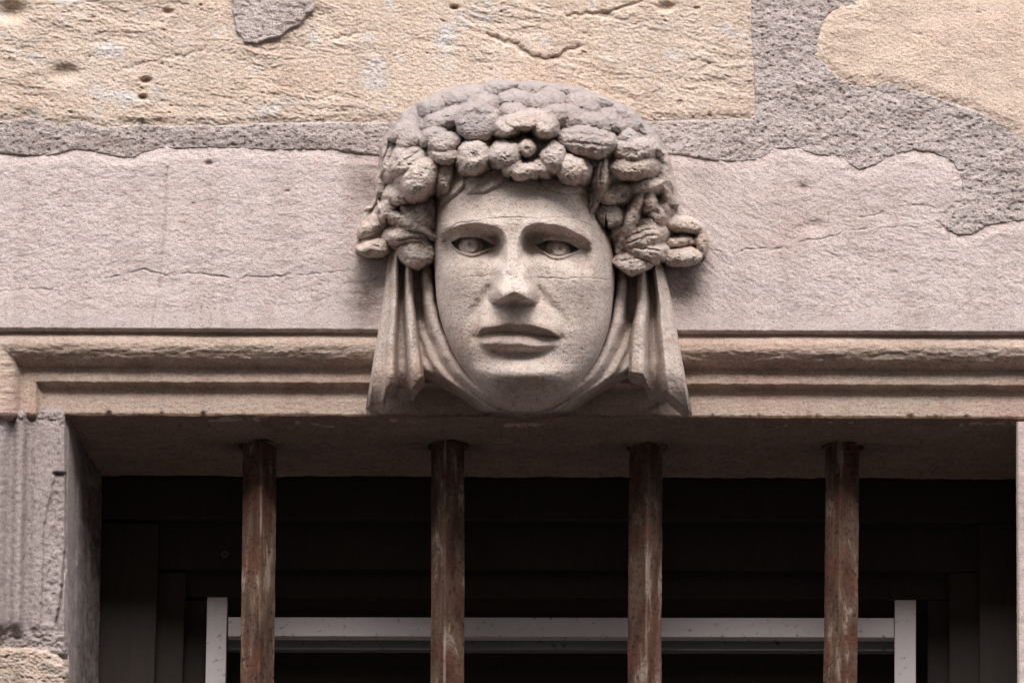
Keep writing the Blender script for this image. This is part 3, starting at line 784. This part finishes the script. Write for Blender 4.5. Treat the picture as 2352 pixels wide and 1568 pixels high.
V1 = ((0.0, .10, 3.0, .1),)
rng = np.random.default_rng(5)
for row, (dz, n_, r0) in enumerate(((30, 8, 72), (84, 8, 76), (132, 7, 78))):
    for q in range(n_):
        f = (q + 0.5 * (row % 2) + rng.uniform(-.15, .15)) / (n_ - 0.5)
        zx = 250 + 1010 * f
        zy = 52 + abs((zx - 770) / 540) ** 2.3 * 200 + dz + rng.uniform(-8, 8)
        if row == 2 and 480 < zx < 660: continue
        carve('leaf', zx, zy, r0 * rng.uniform(.85, 1.25), r0 * rng.uniform(.56, .76), -34 * (zx - 770) / 500 + rng.uniform(-18, 18), off=(-.006, -.003, .0)[row] + rng.uniform(-.002, .003), k=.0012, rz=24)
for q in [
    # front of the wreath
    ('leaf', 415, 222, 70, 48, 8, dict(off=.006)), ('leaf', 568, 215, 92, 84, 3, dict(off=.007, a=4.0, b=2.2, tv=4, gr=((0.3, .10, 2.0, .1),))), ('leaf', 965, 205, 95, 56, -12, dict(off=.006, k=.0026)), ('leaf', 1195, 225, 72, 36, 12, dict(off=.006, tv=3)),
    ('leaf', 1245, 262, 62, 42, -40, dict(off=.005, gr=V1)),
    # left flank
    ('leaf', 205, 330, 105, 40, 72, dict(off=.004, gr=((.1, .12, 4, .2),))), ('fruit', 285, 270, 55, 46, 60, dict(off=.006)), ('leaf', 205, 235, 60, 26, 58, dict(off=.002, gr=((0.1, .25, 5, .1),))),
    ('fruit', 432, 300, 64, 44, 6, dict(off=.012, tv=3)), ('leaf', 430, 352, 54, 38, 0, dict(off=.010)), ('fruit', 330, 440, 88, 66, 58, dict(off=.014, rz=17)), ('leaf', 295, 372, 72, 44, 32, dict(off=.019, a=3.2, tv=3, gr=((0.25, .14, 2.5, .1),))),
    ('fruit', 556, 362, 68, 66, 0, dict(off=.015, rz=16, dent=(-.1, .15, .22, 4))), ('leaf', 432, 435, 34, 62, 0, dict(p=.098, a=3)), ('leaf', 168, 470, 60, 34, 70, dict(p=.034, k=.0022)), ('leaf', 140, 525, 52, 34, 60, dict(p=.018, k=.0022)),
    # right flank
    ('leaf', 1018, 296, 112, 62, -6, dict(off=.016, rz=18, gr=((0.35, .12, 2.5, .12), (-.2, .12, 2.5, .05)))), ('fruit', 955, 406, 68, 56, -16, dict(off=.014, rz=15)), ('fruit', 1208, 328, 86, 52, 4, dict(off=.013, rz=15, gr=((-.1, .2, 1.5, .0),))),
    ('leaf', 1200, 398, 84, 46, 4, dict(off=.010, tv=2)), ('leaf', 1292, 300, 92, 26, -64, dict(off=.006)), ('leaf', 1318, 390, 96, 22, -78, dict(off=.004)), ('leaf', 1340, 480, 80, 26, -84, dict(p=.034, k=.005)),
    ('lock', 1080, 425, 70, 27, 84, dict(p=.104, a=3, gr=((0.1, .16, 3, .2),))), ('lock', 1048, 530, 78, 20, 74, dict(p=.080, gr=((0.1, .2, 2.5, .2),))),
    ('leaf', 1130, 512, 74, 42, 8, dict(p=.078, tv=4, dent=(.55, -.55, .45, 10))), ('leaf', 1112, 596, 64, 46, -28, dict(p=.066, dent=(.2, .1, .5, 3))), ('leaf', 1212, 580, 92, 20, 70, dict(p=.074, a=3)), ('fruit', 1268, 540, 24, 34, 0, dict(p=.070)),
    ('leaf', 1255, 478, 70, 26, 12, dict(p=.078, tv=3)), ('leaf', 1170, 640, 62, 24, 46, dict(p=.056)), ('leaf', 1300, 590, 34, 46, 20, dict(p=.050, dent=(0, 0, .4, 4))), ('leaf', 1330, 560, 30, 40, -20, dict(p=.040)), ('leaf', 1265, 640, 40, 30, -30, dict(p=.052)),
    ('leaf', 1240, 690, 78, 46, 16, dict(p=.058, tv=3, gr=((0.3, .10, 4, .15), (-.25, .10, 3, .1)))), ('leaf', 1252, 745, 70, 40, -8, dict(p=.056, gr=((0.1, .12, 4, .15),))), ('leaf', 1195, 800, 82, 46, 8, dict(p=.050, rz=12, gr=((.3, .12, 3, .1),))), ('leaf', 1165, 720, 36, 70, 0, dict(p=.044, dent=(.2, .1, .5, 4))),
    # left cluster at the temple
    ('leaf', 258, 512, 56, 40, 14, dict(p=.068, tv=3)), ('leaf', 215, 545, 62, 26, 62, dict(p=.052)), ('leaf', 322, 592, 82, 50, -38, dict(p=.060, dent=(-.45, .1, .42, 10))), ('leaf', 300, 640, 84, 20, -28, dict(p=.066, a=3)), ('lock', 372, 565, 72, 20, 100, dict(p=.060)),
    ('leaf', 296, 680, 80, 36, 4, dict(p=.056, tv=2, gr=((-.5, .14, 4, .0),))), ('leaf', 320, 745, 70, 66, -32, dict(p=.048, rz=13, gr=((.35, .12, 3, .1),))), ('leaf', 375, 700, 20, 80, 0, dict(p=.040)),
]:
    carve(*q[:6], **q[6])
# flower: petals round a knob
carve('flower', 770, 335, 88, 74, 0, off=-.008, rz=8, a=5)
n_fl = len(LUMPS) - 1
for q in [(765, 214, 92, 40, 2, dict(off=.030, rz=13, a=3.6, tv=10, k=.001)), (698, 236, 56, 36, 14, dict(off=.026, rz=12, tv=8, a=3)), (842, 234, 54, 46, -14, dict(off=.031, rz=13, tv=8, dent=(-.4, .4, .3, 3))), (684, 350, 66, 54, 18, dict(off=.017, rz=15)), (880, 362, 54, 60, 8, dict(off=.017, rz=16)), (766, 416, 70, 36, 0, dict(off=.014, rz=13)), (712, 398, 46, 36, 20, dict(off=.013, rz=11)), (832, 404, 44, 34, -24, dict(off=.013, rz=11))]:
    carve('petal', *q[:5], owner=n_fl, **q[5])
carve('knob', 772, 320, 38, 38, 0, off=.016, rz=16, dent=(.05, -.1, .34, 5), owner=n_fl)
# bows at the temples
carve('bow', 148, 732, 88, 44, 14, p=.006, rz=27, a=2.5); nb_ = len(LUMPS) - 1
carve('fold', 152, 636, 94, 44, 32, p=.006, rz=25, owner=nb_, a=2.5)
carve('fold', 150, 690, 66, 22, 18, p=.006, rz=15, owner=nb_)
carve('fold', 132, 604, 58, 32, 34, p=-.004, rz=13, owner=nb_, k=.004)
carve('knot', 226, 680, 26, 50, 0, p=.022, rz=14, owner=nb_)
carve('bow', 1412, 772, 102, 46, 2, p=.004, rz=28, a=2.5); nb_ = len(LUMPS) - 1
carve('fold', 1420, 640, 104, 42, -5, p=.003, rz=26, owner=nb_, a=2.6)
carve('fold', 1402, 708, 84, 28, 5, p=.006, rz=18, owner=nb_)
carve('fold', 1492, 706, 34, 84, 0, p=.000, rz=22, owner=nb_, k=.004)
carve('knot', 1302, 712, 24, 52, 0, p=.026, rz=14, owner=nb_)
WP = WP + 0.0022 * fbm(WU / 20, WV / 15, 3, 461, .6) * S(WP, 0.0, .02) + 0.0008 * fbm(WU / 7, WV / 5, 3, 463)
WP = WP - 0.0020 * S(fbm(WU / 16, WV / 11, 3, 465), .25, .6)

bl = (np.hypot((WU - 864) / 64, (WV - 534) / 64) - 1) * 60
br_ = (np.hypot((WU - 1562) / 68, (WV - 556) / 64) - 1) * 60
ctp = np.minimum(np.minimum(wsdo, np.minimum(bl, br_)), poly_sd(WU, WV, [(900, 420), (900, 600), (960, 625), (1010, 600), (1010, 420)]))
ctp = np.minimum(ctp, poly_sd(WU, WV, [(1390, 420), (1390, 600), (1450, 640), (1520, 610), (1540, 420)]))
ctp = np.where((WU > 1000) & (WU < 1390) & (WV > 380), -20, ctp)
cl = S(ctp, -7, 7)
WP = WP * (1 - cl) - 0.03 * cl
WIN[ctp > 6] = -2
wco = at(WU, WV, WP)
gu = np.gradient(wco, axis=1); gv = np.gradient(wco, axis=0)
wn_ = np.cross(gv, gu); wn_ /= np.maximum(np.linalg.norm(wn_, axis=-1, keepdims=True), 1e-12)
nR, nC = WU.shape
widx = np.arange(nR * nC).reshape(nR, nC)
wq = np.stack([widx[:-1, :-1], widx[1:, :-1], widx[1:, 1:], widx[:-1, 1:]], -1).reshape(-1, 4)
qw = np.maximum(np.maximum(WIN[:-1, :-1], WIN[1:, :-1]), np.maximum(WIN[1:, 1:], WIN[:-1, 1:])).ravel()
wc, wnf = wco.reshape(-1, 3), wn_.reshape(-1, 3)
wfl = 1 - 0.85 * np.exp(-(((WU - 1208) / 70) ** 2 + ((WV - 300) / 50) ** 2) ** 2)
wgr = (wfl * np.clip(1 - S(WV + 26 * fbm(WU / 60, WV / 50, 3, 471), 285, 400), 0, 1) * (0.75 + .25 * fbm(WU / 25, WV / 20, 3, 473))).ravel()
wst = (0.42 * S(fbm(WU / 34, WV / 26, 3, 475), 0.0, .45) * S(WV, 330, 430)).ravel()
def patch(name, sel, parent, depth=0.014):
    f = wq[sel]
    if len(f) < 12: return None
    ids, inv = np.unique(f, return_inverse=True)
    f = inv.reshape(-1, 4); c = wc[ids]; nn = wnf[ids]
    e = np.concatenate([f[:, [0, 1]], f[:, [1, 2]], f[:, [2, 3]], f[:, [3, 0]]])
    key = e[:, 0].astype(np.int64) * len(ids) + e[:, 1]; rev = e[:, 1].astype(np.int64) * len(ids) + e[:, 0]
    be = e[~np.isin(key, rev)]
    bv, binv = np.unique(be, return_inverse=True); binv = binv.reshape(-1, 2)
    o1, o2 = len(c), len(c) + len(bv)
    cf = c[bv]; cb = cf.copy(); cb[:, 1] += depth
    f2 = np.stack([o1 + binv[:, 1], o1 + binv[:, 0], o2 + binv[:, 0], o2 + binv[:, 1]], -1)
    co = np.concatenate([c, cf, cb]); fa = np.concatenate([f, f2])
    o = mesh_obj(name, co, fa, M_HEAD, parent, True, {'grime': np.concatenate([wgr[ids], wgr[ids][bv], wgr[ids][bv]]), 'stain_shade': np.concatenate([wst[ids], wst[ids][bv], wst[ids][bv]])})
    sn = nn[bv].copy()
    o.data.normals_split_custom_set_from_vertices(np.concatenate([nn, sn, sn]).tolist())
    return o
def pieces(name, sel, parent):
    f = wq[sel]
    if len(f) < 12: return None
    ids, inv = np.unique(f, return_inverse=True); f = inv.reshape(-1, 4)
    lab = np.arange(len(ids))
    for it in range(4000):
        m = lab[f].min(1); new = lab.copy()
        np.minimum.at(new, f.ravel(), np.repeat(m, 4)); new = new[new]
        if (new == lab).all(): break
        lab = new
    fl_ = lab[f[:, 0]]; first = None
    wsel = np.nonzero(sel)[0]
    vals, cnt = np.unique(fl_, return_counts=True)
    for q in vals[np.argsort(-cnt)]:
        s2 = np.zeros(len(sel), bool); s2[wsel[fl_ == q]] = True
        o = patch(name, s2, parent)
        first = first or o
    return first
pieces('hair', qw == -1, head)
made = {}
for n, (nm, ow) in enumerate(LUMPS):
    par = made.get(ow) if ow is not None else head
    made[n] = pieces(nm, qw == n, par or head)

# veil gathered round the jaw, turning under to the soffit
U, V = grid(840, 1592, 560, 1030, 1.8)
r = np.maximum(poly_sd(U, V, FACE_POLY), 0)
ks = 1 - 0.45 * S(V, 850, 925)
rr = (r + 2 * fbm(U / 40, V / 40, 2, 505)) / ks
base = scur(V, [(560, .012), (620, .016), (700, .025), (800, .038), (860, .047), (900, .053), (930, .053), (1030, .053)])
def rid(x, c, w, h): return h * np.exp(-(np.abs((x - c) / w)) ** 2.6)
P = base - 0.00016 * rr - 0.012 * S(rr, 30, 48) - 0.034 * S(rr, 66, 120) - 0.040 * S(rr, 56, 100) * S(V, 840, 890)
P = P + rid(rr, 18, 13, .010) + rid(rr, 52, 10, .009) + rid(rr, 82, 9, .005) - rid(rr, 0, 6, .014)
P = P - 0.016 * S(rr, 26, 44) * (1 - S(V, 700, 860))
P = P + 0.0014 * fbm(U / 30, V / 30, 3, 501) + 0.0008 * fbm(U / 9, V / 9, 3, 503)
vb = 946 - 14 * np.abs((U - 1212) / 370) ** 2.0 + 4 * fbm(U / 60, 0 * U, 3, 507)
under = np.maximum(V - vb, 0)
P = P - under * 0.0030 - 0.004 * S(under, 0, 8)
VP = [(925, 560), (1000, 560), (1410, 560), (1475, 575), (1475, 740), (1475, 850), (1560, 925), (1589, 957), (1500, 990), (1400, 1012), (1000, 1012), (925, 988), (841, 950), (860, 930), (905, 880), (945, 860), (940, 720)]
vc = S(poly_sd(U, V, VP), -3, 6)
P = np.maximum(P * (1 - vc) - (0.07 + 0.16 * S(V, 935, 965)) * vc, -0.22)
sheet('veil', at(U, V, P), M_HEAD, head, None, {'stain_shade': np.clip(1.0 * S(V, 938, 956) + 0.3 * S(rr, 30, 70), 0, 1)})  # underside painted dark for its shade and soot, fainter away from the jaw

def drape(name, L, Rr, top, hem, folds, base, seed):
    s_, t_ = np.meshgrid(np.linspace(0, 1, 130), np.linspace(0, 1, 220))
    vh = cur(s_, hem); vt = cur(s_, top)
    Vd = vt + (vh - vt) * t_
    l, r = scur(Vd, L), scur(Vd, Rr)
    Ud = l + (r - l) * s_
    ws = np.clip(s_ + 0.018 * fbm(Vd / 70, s_ * 2, 3, seed + 9), 0, 1)
    Pd = scur(Vd, base) + (0.55 * scur(ws, folds) + 0.45 * cur(ws, folds)) * (1.05 + 0.45 * t_) * (1 + .25 * fbm(Vd / 90, s_ * 3, 2, seed + 15)) + 0.0010 * fbm(Ud / 18, Vd / 30, 3, seed) + 0.0007 * fbm(Ud / 7, Vd / 7, 2, seed + 3)
    Pd = Pd - 0.008 * (S(s_, .06, 0) + S(s_, .95, 1)) - 0.006 * S(t_, .97, 1) - 0.004 * S(fbm(Ud / 16, Vd / 16, 3, seed + 19), .2, .6) * S(t_, .9, 1)
    return sheet(name, at(Ud, Vd, Pd), M_HEAD, head, 0.022, rel=True)
drape('drapery', [(560, 896), (590, 891), (700, 878), (800, 862), (880, 849), (950, 838)], [(560, 940), (600, 946), (700, 953), (800, 965), (850, 973), (950, 986)],
      [(0, 575), (1, 575)], [(0, 949), (.05, 938), (.24, 931), (.27, 928), (.31, 896), (.45, 884), (.52, 897), (.66, 902), (.76, 902), (.82, 889), (.93, 874), (1, 868)],
      [(0, -.006), (.10, -.003), (.22, .004), (.28, .011), (.42, .012), (.46, .006), (.50, -.008), (.58, -.012), (.66, -.009), (.70, .002), (.75, .010), (.94, .011), (1, .004)],
      [(560, .012), (700, .017), (800, .022), (870, .022), (905, .008), (950, -.034)], 511)
drape('drapery', [(600, 1468), (640, 1463), (700, 1460), (763, 1450), (857, 1443), (960, 1436)], [(560, 1512), (610, 1522), (652, 1534), (756, 1554), (860, 1573), (958, 1591)],
      [(0, 590), (1, 585)], [(0, 859), (.27, 866), (.36, 896), (.46, 912), (.58, 913), (.64, 905), (.78, 924), (.96, 950), (1, 958)],
      [(0, .004), (.06, .010), (.28, .010), (.34, .002), (.40, -.008), (.50, -.012), (.56, -.006), (.61, .006), (.67, .012), (.80, .008), (1, .000)],
      [(560, .012), (700, .017), (800, .022), (870, .022), (905, .010), (960, -.034)], 521)

# ------------------------------------------------------------------ iron bars
BAR_LABEL = ['rusty square iron bar standing first from the worn ridged jamb', 'rusty iron bar with a long pale paint streak down its edge, under the mask',
             'rusty iron bar between the streaked bar and the bar at the smooth jamb', 'rusty brown iron bar standing nearest the smooth pale jamb']
for i, (ut, ub) in enumerate(BARS):
    y = -PF + BAR_D
    top = at(ut, 1032, -y); bot = at(ub, 1568, -y)
    z1, z0 = Z_SOF + 0.012, zb + 0.09
    f = (z0 - top[2]) / (bot[2] - top[2])
    x1 = top[0]; x0 = top[0] + (bot[0] - top[0]) * f
    root = empty('iron_bar', (x0, y, z0))
    tag(root, BAR_LABEL[i], 'bar', 'iron bars of the window grille')
    nz_ = 420; zz = np.linspace(z0, z1, nz_)
    hw_ = 0.0202
    ring = []
    for (cx_, cy_) in ((1, 0), (0, 1), (-1, 0), (0, -1)):
        ring.append((cx_, cy_))
    pts = []
    for j in range(4):
        a_, b_ = np.array(ring[j]), np.array(ring[(j + 1) % 4])
        for t in (0.045, 0.09, 0.35, 0.65, 0.91, 0.955): pts.append(a_ * (1 - t) + b_ * t)
    pts = np.array(pts)
    an0 = R((9, -8, 7, -6)[i]); pts = pts @ np.array([[math.cos(an0), math.sin(an0)], [-math.sin(an0), math.cos(an0)]])
    m = len(pts)
    Z2 = zz[:, None].repeat(m, 1)
    X2 = (x0 + (x1 - x0) * (zz - z0) / (z1 - z0))[:, None] + pts[None, :, 0] * hw_ + 0.0010 * fbm(zz * 5 + i * 9, 0 * zz, 2, 601 + i)[:, None]
    Y2 = y + pts[None, :, 1] * hw_ + 0 * Z2
    wob = 1 + 0.05 * fbm(Z2 * 30 + i * 3.3, np.arange(m)[None, :] * .9 + 0 * Z2, 4, 611 + i, .65)
    X2 = x0 + (X2 - x0) + (wob - 1) * pts[None, :, 0] * hw_; Y2 = y + (Y2 - y) * wob
    co = np.stack([X2, Y2, Z2], -1)
    idx = np.arange(nz_ * m).reshape(nz_, m)
    f_ = np.stack([idx[:-1], np.roll(idx, -1, 1)[:-1], np.roll(idx, -1, 1)[1:], idx[1:]], -1).reshape(-1, 4)[:, ::-1]
    edge_a = np.zeros((nz_, m)); edge_a[:, 17] = 1; edge_a[:, 18] = 1
    edge_a *= (0.8, 1.0, .35, .25)[i]
    o = mesh_obj('shaft', co, f_[:, ::-1], rust_mat('rusty_iron_%d' % i, 1.7 * i), root, False, {'edge': edge_a.ravel()})
    # iron socket let into the soffit
    nn = 28; an = np.linspace(0, 2 * math.pi, nn, endpoint=False)
    prof_s = [(0.019, -0.0005), (0.023, -0.0012), (0.0265, 0.0005), (0.028, 0.006)]
    co = []
    for (rr_, dz) in prof_s:
        for q in an: co.append((x1 + rr_ * math.cos(q) * (1 + .06 * math.sin(3 * q + i)), y + rr_ * 0.72 * math.sin(q), float(np.interp(x1, SOF_X, SOF_Z)) + dz + 0.001))
    idx = np.arange(len(prof_s) * nn).reshape(len(prof_s), nn)
    f_ = np.stack([idx[:-1], np.roll(idx, -1, 1)[:-1], np.roll(idx, -1, 1)[1:], idx[1:]], -1).reshape(-1, 4)
    mesh_obj('socket', co, f_, M_WOOD, root, True)

# ------------------------------------------------------------------ dark wooden casement behind
YB = yb                                      # back edge of the soffit
cas = empty('wooden_casement', (0, YB + 0.09, zb + 0.10))
tag(cas, 'dark brown wooden casement set deep in the shade behind the bars', 'casement')
def px_box(name, u0, u1, v0, v1, y, th, mat, parent, bev=0.002):
    a_, b_ = at(u0, v0, -y), at(u1, v1, -y)
    return box(name, min(a_[0], b_[0]), max(a_[0], b_[0]), y, y + th, min(a_[2], b_[2]), max(a_[2], b_[2]), mat, parent, bev)
VBOT = 3300
y0 = YB + 0.008
px_box('frame_rail', 90, 2440, 1020, 1198, y0 + .012, .05, M_WOOD, cas)
px_box('frame_stile', 90, 305, 1199, VBOT, y0 + .012, .05, M_WOOD, cas)
px_box('frame_stile', 2250, 2440, 1199, VBOT, y0 + .012, .05, M_WOOD, cas)
px_box('sash_rail', 300, 2255, 1190, 1312, y0 + .030, .05, M_WOOD, cas)
px_box('sash_stile', 300, 372, 1313, VBOT, y0 + .030, .05, M_WOOD, cas)
px_box('sash_stile', 2180, 2255, 1313, VBOT, y0 + .030, .05, M_WOOD, cas)
px_box('bead', 366, 2186, 1306, 1376, y0 + .046, .05, M_WOOD, cas)
px_box('bead', 366, 425, 1377, VBOT, y0 + .046, .05, M_WOOD, cas)
px_box('bead', 2130, 2186, 1377, VBOT, y0 + .046, .05, M_WOOD, cas)
px_box('panel', 330, 2230, 1290, VBOT, y0 + .085, .03, M_WOOD, cas, 0)
def ring(u, v, y, r, parent):
    c = at(u, v, -y); n1, n2 = 24, 10
    a_, b_ = np.meshgrid(np.linspace(0, 2 * math.pi, n1, endpoint=False), np.linspace(0, 2 * math.pi, n2, endpoint=False), indexing='ij')
    q = r * 0.28
    co = np.stack([c[0] + (r + q * np.cos(b_)) * np.cos(a_), c[1] + q * np.sin(b_), c[2] + (r + q * np.cos(b_)) * np.sin(a_)], -1)
    idx = np.arange(n1 * n2).reshape(n1, n2)
    f = np.stack([idx, np.roll(idx, -1, 0), np.roll(np.roll(idx, -1, 0), -1, 1), np.roll(idx, -1, 1)], -1).reshape(-1, 4)
    mesh_obj('screw_eye', co.reshape(-1, 3), f, M_BRASS, parent)
ring(392, 1414, y0 + .043, 0.0036, cas); ring(516, 1272, y0 + .028, 0.0030, cas)

# ------------------------------------------------------------------ white inner frame
yw = YB + 0.016
fr = empty('white_frame', at(1290, 2200, -yw))
tag(fr, 'white painted frame with a crossbar between two posts, behind the iron bars', 'frame')
def slanted(name, tl, tr, bl, br, y, th, mat):
    """Post given by its four corners, with real thickness."""
    q = [at(*c, -y) for c in (tl, tr, br, bl)]
    co = [*q, *[c + np.array([0, th, 0]) for c in q]]
    import bmesh
    bm = bmesh.new()
    org = parent_world(fr)
    vs = [bm.verts.new(Vector(c) - org) for c in co]
    for f in ((0, 3, 2, 1), (4, 5, 6, 7), (0, 1, 5, 4), (1, 2, 6, 5), (2, 3, 7, 6), (3, 0, 4, 7)): bm.faces.new([vs[i] for i in f])
    bmesh.ops.recalc_face_normals(bm, faces=bm.faces[:])
    bmesh.ops.bevel(bm, geom=bm.edges[:], offset=0.0008, segments=2, affect='EDGES', profile=0.5)
    me = bpy.data.meshes.new(name); bm.to_mesh(me); bm.free(); me.materials.append(mat)
    o = bpy.data.objects.new(name, me); COL.objects.link(o); o.parent = fr
slanted('post', (476, 1370), (522, 1370), (440, 3000), (486, 3000), yw, .020, M_WHITE)
slanted('post', (2055, 1377), (2104, 1377), (2050, 3000), (2101, 3000), yw, .020, M_WHITE)
slanted('crossbar', (523.5, 1416), (2054, 1418), (523.5, 1460), (2054, 1463), yw + .004, .012, M_WHITE)
slanted('lower_rail', (523.5, 1466), (2054, 1468), (523.5, 1490), (2054, 1494), yw + .016, .010, M_GREY)
